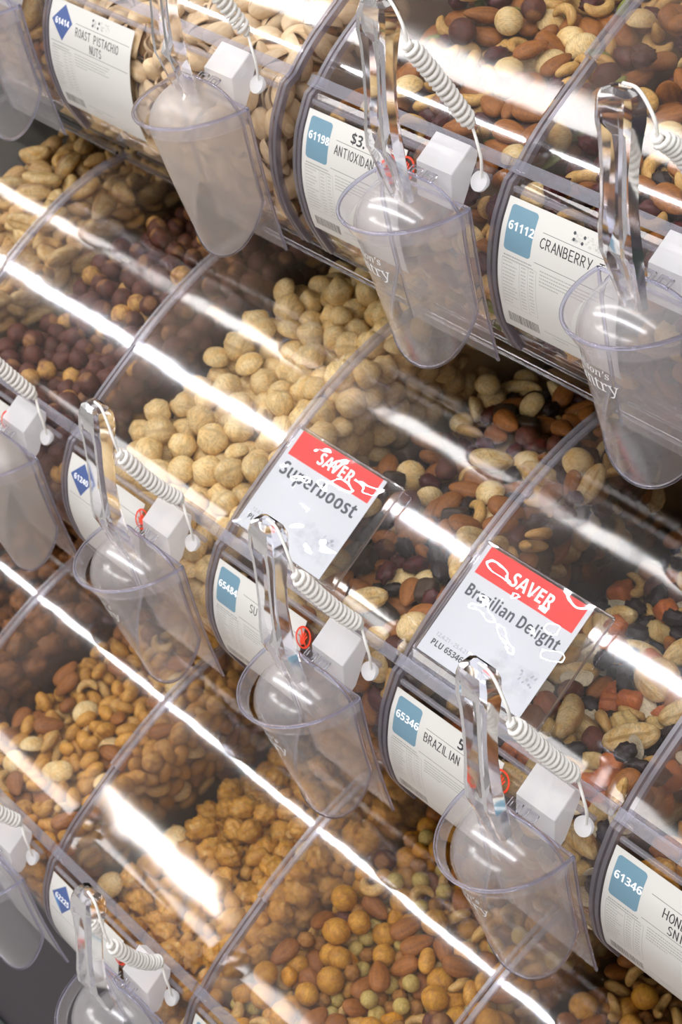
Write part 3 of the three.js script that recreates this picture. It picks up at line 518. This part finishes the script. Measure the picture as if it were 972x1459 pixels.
const KIND = {   // r: packing radius, h: half length of the packing capsule (mm); make(o): geometry or parts
  macadamia: { r: 9.1, h: 0, make: (o) => blob(3, ellip(9.8, 9, 9.5, 0.22, 1.5, o), patchy('#f6e0b2', '#e6bd7c', 1.6, o, 0.25, 0.9, '#f9ebcb')), word: 'cream macadamia nut', rough: 0.55 },
  macadamia_half: { r: 7.2, h: 1.7, flat: 1, make: (o) => blob(3, (u) => V(u.x * 9.6, (u.y > 0 ? u.y * 7 : u.y * 2.4), u.z * 9 * (1 + 0.1 * N3(u, 1.5, o))).multiplyScalar(MM), patchy('#f6e0b2', '#e6bd7c', 1.6, o, 0.25, 0.9)), word: 'broken cream macadamia half', rough: 0.55 },
  hazelnut: { r: 7.0, h: 0, make: (o) => blob(3, ellip(7.4, 7.9, 7.2, 0.07, 1.6, o, (u, q) => { if (u.y > 0.7) q.y += 1.1 * (u.y - 0.7) * 3; }), (u) => u.y < -0.72 ? mixc(lin('#8f6248'), lin('#a37a58'), N3(u, 5, o) + 0.5) : mixc(lin('#6b3c33'), lin('#4a2723'), 0.3 + 1.2 * N3(u, 2.6, o))), word: 'dark skinned hazelnut', rough: 0.6 },
  hazelnut_pale: { r: 7.0, h: 0, make: (o) => blob(3, ellip(7.3, 7.5, 7.2, 0.08, 1.6, o), patchy('#d9ac6c', '#8a523c', 1.8, o, 0.1, 1.5)), word: 'pale peeled hazelnut', rough: 0.6 },
  pistachio: { r: 6.4, h: 3.6, parts: (o) => pistachioGeo(o, 0.22 + 0.05 * (o % 4)), word: 'split pistachio in its tan shell', rough: 0.6 },
  almond: { r: 5.4, h: 5.6, flat: 1, make: (o) => almond(o), word: 'brown almond', rough: 0.6 },
  almond_pale: { r: 5.4, h: 5.6, flat: 1, make: (o) => almond(o, '#dcb98a', '#c29a68'), word: 'pale blanched almond', rough: 0.6 },
  cashew: { r: 4.3, h: 7.2, make: (o) => blob(3, cashewShape(o), patchy('#deba80', '#c48f4c', 1.8, o, 0.2, 1.0)), word: 'curved golden cashew', rough: 0.5 },
  brazil_nut: { r: 6.6, h: 8.2, make: (o) => blob(3, (u) => { const a = Math.atan2(u.z, u.y), k = 1 + 0.14 * Math.cos(3 * a) + 0.05 * N3(u, 2, o); return V(u.x * 15.5, u.y * 6.8 * k - 2.4 * u.x * u.x, u.z * 7.2 * k).multiplyScalar(MM); }, (u) => { const t = N3(u, 2.4, o); return mixc(mixc(lin('#ecd6aa'), lin('#d6ae6c'), 0.4 + t * 1.4), lin('#8d5733'), 0.8 * Math.exp(-Math.pow((Math.atan2(u.z, u.y) - 0.2 - 0.5 * t) / 0.3, 2))); }), word: 'large cream brazil nut', rough: 0.5 },
  cranberry: { r: 5.2, h: 2.8, make: (o) => blob(3, ellip(7.6, 4.6, 5.6, 0.34, 3.2, o), patchy('#5d1c20', '#2d0d12', 2.4, o, 0.3, 1.0)), word: 'wrinkled dark red cranberry', rough: 0.35 },
  raisin: { r: 4.6, h: 2.4, make: (o) => blob(3, ellip(7, 4, 5, 0.4, 3.4, o), patchy('#2c1a1c', '#14090c', 2.4, o, 0.3, 1.0)), word: 'wrinkled near-black raisin', rough: 0.4 },
  chocolate_chunk: { r: 6, h: 0.8, make: (o) => blob(3, boxy(7.2, 5, 6.4, 9, 0.08, o), patchy('#4b3e3a', '#3a2c28', 1.6, o, 0.4, 0.8)), word: 'square dark chocolate chunk', rough: 0.5 },
  coconut_flake: { r: 3.2, h: 6, flat: 1, make: (o) => blob(2, (u) => V(u.x * 9.5, u.y * 0.9 + 2.6 * Math.pow(u.x, 2) - 1.2, u.z * 6 * (1 + 0.35 * N3(u, 2, o))).multiplyScalar(MM), patchy('#eee6d2', '#d9cbaa', 1.6, o, 0.3, 0.8)), word: 'thin white coconut flake', rough: 0.6 },
  papaya_cube: { r: 5.6, h: 1.2, make: (o) => blob(3, boxy(7, 5.4, 6, 6, 0.16, o), o % 2 ? patchy('#c9763c', '#a8542c', 1.6, o, 0.3, 0.8) : patchy('#c07a6c', '#d8a184', 1.6, o, 0.3, 0.8)), word: 'candied orange papaya cube', rough: 0.5 },
  pineapple_cube: { r: 5.4, h: 1.2, make: (o) => blob(3, boxy(6.8, 5, 6, 5, 0.2, o), patchy('#dfc795', '#c8a462', 1.6, o, 0.3, 0.8)), word: 'pale candied pineapple piece', rough: 0.5 },
  pepita: { r: 2.8, h: 4.2, flat: 1, make: (o) => blob(2, (u) => V(u.x * 7, u.y * 1.8, u.z * 3.8 * (1 - 0.3 * u.x)).multiplyScalar(MM), patchy('#93a05a', '#65763a', 1.6, o, 0.3, 0.8)), word: 'flat green pumpkin seed', rough: 0.5 },
  peanut: { r: 5.0, h: 3.2, make: (o) => blob(3, ellip(8.4, 5.1, 5.2, 0.09, 1.5, o), patchy('#dfab58', '#b67c34', 1.7, o, 0.25, 1.1)), word: 'golden roasted peanut', rough: 0.5 },
  coated_ball: { r: 7.8, h: 0, make: (o) => blob(3, ellip(8.6, 7.8, 8.2, 0.08, 2.2, o), patchy('#dba548', '#ba8030', 2.2, o, 0.25, 1.2, '#9f6527')), word: 'orange brown coated snack ball', rough: 0.6 },
  pea: { r: 5.3, h: 0, make: (o) => blob(3, ellip(5.6, 5.3, 5.4, 0.09, 1.9, o), patchy('#d8c483', '#b79c54', 1.8, o, 0.25, 1.0)), word: 'yellow green roasted pea', rough: 0.55 },
  corn: { r: 5.4, h: 0.6, make: (o) => blob(3, boxy(6.4, 4.6, 5.6, 3, 0.16, o), patchy('#dfa22a', '#b8761a', 1.8, o, 0.25, 1.0)), word: 'bright yellow corn kernel', rough: 0.5 },
  chickpea: { r: 4.9, h: 0, make: (o) => blob(3, ellip(5.3, 4.9, 5.1, 0.26, 3.0, o), patchy('#b3824a', '#80531f', 2.4, o, 0.25, 1.0)), word: 'knobbly brown chickpea', rough: 0.6 },
  walnut: { r: 8.6, h: 1.6, make: (o) => blob(3, ellip(11, 7.2, 9.6, 0.4, 3.6, o), patchy('#96622c', '#5c3615', 2.6, o, 0.3, 1.1)), word: 'furrowed brown walnut piece', rough: 0.6 },
  cluster: { r: 7.6, h: 2.4, make: (o) => blob(4, ellip(10.5, 7.6, 8.6, 0.42, 2.7, o), patchy('#dda851', '#b67a2c', 2.6, o, 0.25, 1.1, '#ecd092')), word: 'lumpy honey coated nut cluster', rough: 0.45 },
  cluster_crumb: { r: 4.8, h: 0.8, make: (o) => blob(2, ellip(6, 4.4, 5.2, 0.34, 2.4, o), patchy('#dcab5c', '#b87a2e', 2.2, o, 0.25, 1.1)), word: 'small honey coated nut piece', rough: 0.45 },
  oat_flake: { r: 3.0, h: 2.4, flat: 1, make: (o) => blob(2, ellip(5.4, 1.6, 3.9, 0.3, 2.0, o), patchy('#e2bb7c', '#c48e48', 2.2, o, 0.25, 1.0)), word: 'toasted pale oat flake', rough: 0.6 },
  snack_piece: { r: 6.6, h: 3.4, make: (o) => blob(3, ellip(10, 6.2, 7.4, 0.36, 2.8, o), patchy('#b9783c', '#8a4d20', 2.4, o, 0.25, 1.1)), word: 'rough brown honey snack piece', rough: 0.6 },
};
const VAR = 4, TONES = [[1, 1, 1], [0.9, 0.88, 0.86], [1.06, 1.04, 1.0]];
for (const k in KIND) { const d = KIND[k]; d.geo = [...Array(VAR).keys()].map(v => d.parts ? d.parts(v * 3.37 + 1.3) : { body: d.make(v * 3.37 + 1.3) }); d.mats = TONES.map(([r, g, b]) => phys({ color: new THREE.Color(r, g, b), vertexColors: true, roughness: d.rough, map: d.parts ? null : grain, bumpMap: d.parts ? null : grain, bumpScale: 0.0004 })); }

// ------------------------------------------------------------------ filling: [bin, words, front level, back level, tilt to +x, contents]
const FILL = [
  ['topleft', 'in the mixed nuts bin beside the pistachios', -0.02, 0.05, 0, { almond: 3, cashew: 3, brazil_nut: 2 }],
  ['pistachio', 'in the extra wide bin', -0.004, 0.068, 0.0, { pistachio: 1 }],
  ['antioxidant', 'in the antioxidant mix bin', -0.012, 0.055, 0.0, { almond: 4, cashew: 4, cranberry: 5, pepita: 2, macadamia_half: 1.4, hazelnut: 1 }],
  ['cranberry', 'in the cranberry mix bin', -0.012, 0.05, 0.0, { almond: 4, cashew: 3, cranberry: 7, raisin: 2, macadamia_half: 1 }],
  ['blanched', 'in the blanched nuts bin next to the hazelnuts', -0.03, 0.058, 0.01, { brazil_nut: 3, almond_pale: 3, cashew: 3 }],
  ['hazelnut', 'in the hazelnut bin', -0.03, 0.05, 0.012, { hazelnut: 9, hazelnut_pale: 1 }],
  ['macadamia', 'in the macadamia bin', -0.048, 0.06, 0.03, { macadamia: 5, macadamia_half: 3 }],
  ['superboost', 'in the almond and chocolate mix bin', -0.026, 0.02, 0.035, { almond: 6, chocolate_chunk: 1.8, cranberry: 2.4, brazil_nut: 1.2, cashew: 2, macadamia_half: 1.6, raisin: 3, hazelnut: 1 }],
  ['brazilian', 'in the raisin and coconut mix bin', -0.05, -0.03, 0.05, { brazil_nut: 0.9, raisin: 5.5, coconut_flake: 4, papaya_cube: 1.6, pineapple_cube: 2, almond: 1.8, cashew: 2.2, hazelnut: 0.8 }],
  ['honey', 'in the honey snack bin', -0.035, -0.05, 0.02, { snack_piece: 5, cluster: 1.2 }],
  ['walnut', 'in the walnut bin below the hazelnuts', -0.03, 0.02, 0.0, { walnut: 1 }],
  ['roasted', 'in the roasted mix bin below the macadamias', -0.03, 0.028, 0.03, { peanut: 8, almond: 2.2, cashew: 2, macadamia_half: 0.6, hazelnut_pale: 1 }],
  ['cluster', 'in the honey cluster bin', -0.055, -0.02, 0.045, { cluster: 3.4, cluster_crumb: 4, peanut: 0.8, macadamia_half: 0.3, oat_flake: 1 }],
  ['snack', 'in the coated ball bin below the almond mix', -0.03, 0.03, 0.0, { coated_ball: 2.4, pea: 3, chickpea: 3, almond: 2.4, cashew: 2, corn: 1.6, peanut: 1.2, hazelnut: 0.5 }],
  ['dusky', 'in the dark cashew mix bin below the honey snacks', -0.04, 0.0, 0.0, { cashew: 2, almond: 2, chickpea: 2, coated_ball: 1 }],
];
const NUTS = [];
const tmpQ = new THREE.Quaternion();
const levelOf = (f, bi) => { const bw = BINS[f[0]][2]; return (x, z) => { const t = Math.min(1, Math.max(0, -z / 0.26)); return Math.min(lidY(Math.min(z, -0.004)) - 0.004, f[2] + (f[3] - f[2]) * t + f[4] * (x / bw - 0.5) + 0.007 * noise.noise(x * 14 + bi * 3.1, z * 14, bi)); }; };
FILL.forEach((fill, bi) => {
  const [key, where, yf, yb, tilt, mix] = fill;
  const [r, bx, bw] = BINS[key], xi = PANEL + 0.0004, xa = bw - (ENDS[key] ? PANEL + 0.0022 : 0.0026), zBack = -0.33;
  const S = levelOf(fill, bi), ni = FILL.findIndex(f => { const q = BINS[f[0]]; return q[0] === r && Math.abs(q[1] - bx - bw) < 0.03; }), SN = ni < 0 ? null : levelOf(FILL[ni], ni);
  const DEPTH = 0.026;
  const core = (x, z) => S(x, z) - DEPTH;
  const names = Object.keys(mix), area = {}; let tot = 0;
  for (const n of names) { const d = KIND[n]; area[n] = (Math.PI * d.r * d.r + 4 * d.r * d.h * 0.9) * 1e-6 * NS * NS; tot += mix[n]; }
  const mean = names.reduce((s, n) => s + area[n] * mix[n], 0) / tot;
  const add = (front, x, y, z, side) => {
    let q = rnd() * tot, n = names[0]; for (const m of names) { if ((q -= mix[m]) <= 0) { n = m; break; } }
    const d = KIND[n], sc = rr(0.9, 1.1), a = rnd() * 6.283, u = V(Math.cos(a), rr(-0.35, 0.35), Math.sin(a)).normalize();
    list.push({ kind: n, d, sc, r: d.r * sc * MM * NS, h: d.h * sc * MM * NS, p: V(x, y, z), u, front, side, bi, spin: rnd() * 6.283, v: Math.floor(rnd() * VAR), t: Math.floor(rnd() * 3) });
  };
  const list = [];
  const A = (xa - xi) * (-zBack) * 1.12, n1 = Math.round(1.5 * 0.8 * A / mean), n2 = Math.round(1.15 * 0.8 * (xa - xi) * (yf - BASEY) / mean);
  for (let k = 0; k < n1; k++) { const x = rr(xi, xa), z = rr(zBack, 0); add(false, x, core(x, z) + rr(0.006, 0.03), z); }
  for (let k = 0; k < n2; k++) { const y = rr(BASEY + 0.008, yf - 0.004); add(true, rr(xi, xa), y, frontZ(y) - rr(0.01, 0.022)); }
  if (SN) { const strip = []; for (let z = -0.31; z < -0.03; z += 0.01) { const lo = Math.max(BASEY + 0.01, SN(0.02, z) - 0.02), hi = S(xa, z) - 0.004; if (hi > lo) strip.push([z, lo, hi]); }
    const a = strip.reduce((q, e) => q + (e[2] - e[1]) * 0.01, 0), n3 = Math.round(1.2 * 0.8 * a / mean);
    for (let k = 0; k < n3; k++) { let q = rnd() * a, e = strip[0]; for (const f of strip) { if ((q -= (f[2] - f[1]) * 0.01) <= 0) { e = f; break; } } add(false, xa - rr(0.01, 0.016), rr(e[1], e[2]), e[0] + rr(0, 0.01), [e[1], e[2]]); } }
  // relaxation: capsules of three balls pushed apart inside the bin, held to the heap
  const cell = 0.03, D = V(0, 0, 0), ITER = 70;
  for (let it = 0; it < ITER; it++) {
    const pull = 0.0011 * Math.max(0, 1 - it / (ITER * 0.85));
    const grid = new Map();
    list.forEach((b, i) => { const k = `${Math.floor(b.p.x / cell)},${Math.floor(b.p.y / cell)},${Math.floor(b.p.z / cell)}`; const c = grid.get(k); if (c) c.push(i); else grid.set(k, [i]); });
    for (const b of list) if (b.front) { b.p.z += pull; b.p.y -= pull * 0.4; } else if (b.side) b.p.x += pull; else b.p.y -= pull;
    for (let i = 0; i < list.length; i++) {
      const b = list[i], gx = Math.floor(b.p.x / cell), gy = Math.floor(b.p.y / cell), gz = Math.floor(b.p.z / cell);
      for (let X = gx - 1; X <= gx + 1; X++) for (let Y = gy - 1; Y <= gy + 1; Y++) for (let Z = gz - 1; Z <= gz + 1; Z++) {
        const c = grid.get(`${X},${Y},${Z}`); if (!c) continue;
        for (const j of c) { if (j <= i) continue; const o = list[j];
          const kb = b.h > 0.001 ? [-1, 0, 1] : [0], ko = o.h > 0.001 ? [-1, 0, 1] : [0], R = (b.r + o.r) * 0.97;
          if (b.p.distanceToSquared(o.p) > (R + b.h + o.h) ** 2) continue;
          for (const e of kb) for (const f of ko) {
            D.set(b.p.x + b.u.x * b.h * e - o.p.x - o.u.x * o.h * f, b.p.y + b.u.y * b.h * e - o.p.y - o.u.y * o.h * f, b.p.z + b.u.z * b.h * e - o.p.z - o.u.z * o.h * f);
            const l2 = D.lengthSq(); if (l2 >= R * R || l2 < 1e-14) continue;
            const l = Math.sqrt(l2), m = 0.32 * (R - l) / l; D.multiplyScalar(m);
            b.p.add(D); o.p.sub(D);
            if (e) { b.u.addScaledVector(D, 0.8 * e / b.h).normalize(); } if (f) { o.u.addScaledVector(D, -0.8 * f / o.h).normalize(); }
          }
        }
      }
    }
    for (const b of list) for (const e of b.h > 0.001 ? [-1, 1] : [0]) {
      const x = b.p.x + b.u.x * b.h * e, y = b.p.y + b.u.y * b.h * e, z = b.p.z + b.u.z * b.h * e, rad = b.r * 1.03; let dx = 0, dy = 0, dz = 0;
      if (x < xi + rad) dx = xi + rad - x; else if (x > xa - rad) dx = xa - rad - x;
      if (z < BACKZ + 0.006 + rad) dz = BACKZ + 0.006 + rad - z;
      const fz = frontZ(Math.min(-0.004, Math.max(BASEY, y))) - 0.0065 - rad; if (z > fz) dz = fz - z;
      if (y < BASEY + 0.003 + rad) dy = BASEY + 0.003 + rad - y;
      const inCore = !b.front && !b.side && z < 0.0; if (inCore) { const cy = core(x, z) + rad * 0.9; if (y < cy) dy = Math.max(dy, (cy - y)); }
      if (b.front) { const top = yf + tilt * (x / bw - 0.5) + 0.004; if (y > top) dy = Math.min(dy, top - y); }
      if (b.side) { if (y > b.side[1]) dy = b.side[1] - y; else if (y < b.side[0] - 0.01) dy = b.side[0] - 0.01 - y; }
      const ly = Math.min(lidY(z), 0.1) - 0.004 - rad * 1.1; if (y > ly) dy = ly - y;
      if (dx || dy || dz) { D.set(dx, dy, dz).multiplyScalar(0.6); b.p.add(D); if (e) b.u.addScaledVector(D, 0.9 * e / b.h).normalize(); }
    }
  }
  list.forEach(b => { b.where = where; b.bin = key; b.p.x += bx; b.p.y += rowY(r); b.p.z += rowZ(r); NUTS.push(b); });
  // the heap under the top layer
  const nx = 20, nz = 22, hx1 = SN ? xa - 0.021 : xa - 0.003, hx0 = xi + 0.002, zA = BACKZ + 0.012, zB = -0.018, hp = [], hi = [];
  const ht = (i, j) => { const x = hx0 + (hx1 - hx0) * j / nx, z = zA + (zB - zA) * i / nz; return V(bx + x, rowY(r) + Math.max(BASEY + 0.02, core(x, z) - 0.003), rowZ(r) + z); };
  for (let i = 0; i <= nz; i++) for (let j = 0; j <= nx; j++) hp.push(ht(i, j));
  for (let i = 0; i < nz; i++) for (let j = 0; j < nx; j++) { const a = i * (nx + 1) + j; hi.push(a, a + nx + 1, a + 1, a + 1, a + nx + 1, a + nx + 2); }
  const border = []; for (let j = 0; j <= nx; j++) border.push([nz, j]); for (let i = nz - 1; i >= 0; i--) border.push([i, nx]); for (let j = nx - 1; j >= 0; j--) border.push([0, j]); for (let i = 1; i <= nz; i++) border.push([i, 0]);
  const foot = []; border.forEach(([i, j], k) => { const p = ht(i, j), a = hp.length; hp.push(p, p.clone().setY(rowY(r) + BASEY + 0.004)); foot.push(a + 1); if (k) hi.push(a - 2, a - 1, a, a, a - 1, a + 1); });
  for (let k = 1; k < foot.length - 1; k++) hi.push(foot[0], foot[k + 1], foot[k]);
  const heapGeo = new THREE.BufferGeometry(); heapGeo.setAttribute('position', new THREE.Float32BufferAttribute(hp.flatMap(p => [p.x, p.y, p.z]), 3)); heapGeo.setIndex(hi); heapGeo.computeVertexNormals();
  const cm = new THREE.Color(0, 0, 0); let wsum = 0; for (const n of names) { const c = KIND[n].geo[0].body || KIND[n].geo[0].shell, a = c.attributes.color; const wgt = mix[n] * area[n]; for (let i = 0; i < 60; i++) { const q = (i * 7) % a.count; cm.r += a.getX(q) * wgt / 60; cm.g += a.getY(q) * wgt / 60; cm.b += a.getZ(q) * wgt / 60; } wsum += wgt; }
  cm.multiplyScalar(1 / wsum);
  const heap = shadows(new THREE.Mesh(heapGeo, new THREE.MeshStandardMaterial({ color: cm, roughness: 0.9 })));
  heap.name = numbered('nut_heap'); heap.userData = { label: `lower part of the heap ${where}`, category: 'heap', kind: 'stuff' }; scene.add(heap);
});
// which of them show: a coarse depth picture from the camera
{
  const Wd = 486, Hd = 730, F = FPX / 2, zb = new Float32Array(Wd * Hd).fill(1e9), id = new Int32Array(Wd * Hd).fill(-1), D = V(0, 0, 0);
  NUTS.forEach((b, i) => { for (const e of b.h > 0.001 ? [-1, 0, 1] : [0]) {
    D.copy(b.p).addScaledVector(b.u, b.h * e).sub(camPos); const z = D.dot(camFwd), cx = Wd / 2 + F * D.dot(camRight) / z, cy = Hd / 2 - F * D.dot(camUp) / z, pr = F * b.r / z;
    for (let y = Math.max(0, Math.ceil(cy - pr)); y <= Math.min(Hd - 1, cy + pr); y++) for (let x = Math.max(0, Math.ceil(cx - pr)); x <= Math.min(Wd - 1, cx + pr); x++) {
      const q = ((x - cx) ** 2 + (y - cy) ** 2) / (pr * pr); if (q > 1) continue; const dz = z - b.r * Math.sqrt(1 - q), k = y * Wd + x; if (dz < zb[k]) { zb[k] = dz; id[k] = i; }
    } } });
  NUTS.forEach(b => { b.seen = 0; }); for (const i of id) if (i >= 0) NUTS[i].seen++;
}
const rest = new Map(), count = new Map();
NUTS.sort((a, b) => b.seen - a.seen);
const X1 = V(1, 0, 0), qs = new THREE.Quaternion();
let shown = 0;
for (const b of NUTS) {
  // orientation: long axis along u, flat ones lie flat
  const y0 = b.d.flat ? V(rr(-0.3, 0.3), 1, rr(0.1, 0.5)) : V(rr(-1, 1), rr(-1, 1), rr(-1, 1)), xA = b.u.clone(), zA = xA.clone().cross(y0).normalize(), yA = zA.clone().cross(xA).normalize();
  const q = new THREE.Quaternion().setFromRotationMatrix(new THREE.Matrix4().makeBasis(xA, yA, zA));
  if (!b.h) q.multiply(qs.setFromAxisAngle(V(rr(-1, 1), rr(-1, 1), rr(-1, 1)).normalize(), b.spin));
  const ck = b.bin + b.kind, c = count.get(ck) || 0, geo = b.d.geo[b.v];
  if (b.seen >= 16 && c < 300) {
    count.set(ck, c + 1); shown++;
    const label = `${b.d.word} ${b.where}`, group = `${b.kind.replace(/_/g, ' ')} pieces ${b.where}`;
    let o;
    if (geo.body) { o = shadows(new THREE.Mesh(geo.body, b.d.mats[b.t])); }
    else { o = new THREE.Group(); part('shell', geo.shell, b.d.mats[b.t], o); part('kernel', geo.kernel, b.d.mats[0], o); }
    o.name = numbered(b.kind); o.userData = { label, category: b.kind.split('_')[0] === 'brazil' ? 'nut' : b.kind.split('_').pop() === 'half' ? 'nut' : b.kind.replace('_', ' ').replace('hazelnut pale', 'hazelnut').replace('almond pale', 'almond'), group };
    o.position.copy(b.p); o.quaternion.copy(q); o.scale.setScalar(b.sc * NS); scene.add(o);
  } else {
    b.v = 0; const rk = b.bin + '|' + b.kind; if (!rest.has(rk)) rest.set(rk, []); rest.get(rk).push([b, q]);
  }
}
for (const [rk, items] of rest) {
  if (items.length < 10) continue;
  const b0 = items[0][0], geo = b0.d.geo[b0.v];
  const g = geo.body || (() => { const a = geo.shell.index ? geo.shell.toNonIndexed() : geo.shell, c = geo.kernel.index ? geo.kernel.toNonIndexed() : geo.kernel; return mergeGeometries([a, c].map(k => { const n = new THREE.BufferGeometry(); for (const t of ['position', 'normal', 'color']) n.setAttribute(t, k.attributes[t]); return n; })); })();
  const im = new THREE.InstancedMesh(g, b0.d.mats[1], items.length); const m = new THREE.Matrix4();
  items.forEach(([b, q], k) => im.setMatrixAt(k, m.compose(b.p, q, V(b.sc * NS, b.sc * NS, b.sc * NS))));
  im.name = numbered(`buried_${b0.kind}`); im.userData = { label: `buried ${b0.kind.replace(/_/g, ' ')} pieces ${b0.where}`, category: b0.kind.replace(/_/g, ' '), kind: 'stuff' };
  shadows(im); scene.add(im);
}
renderer.render(scene, camera);
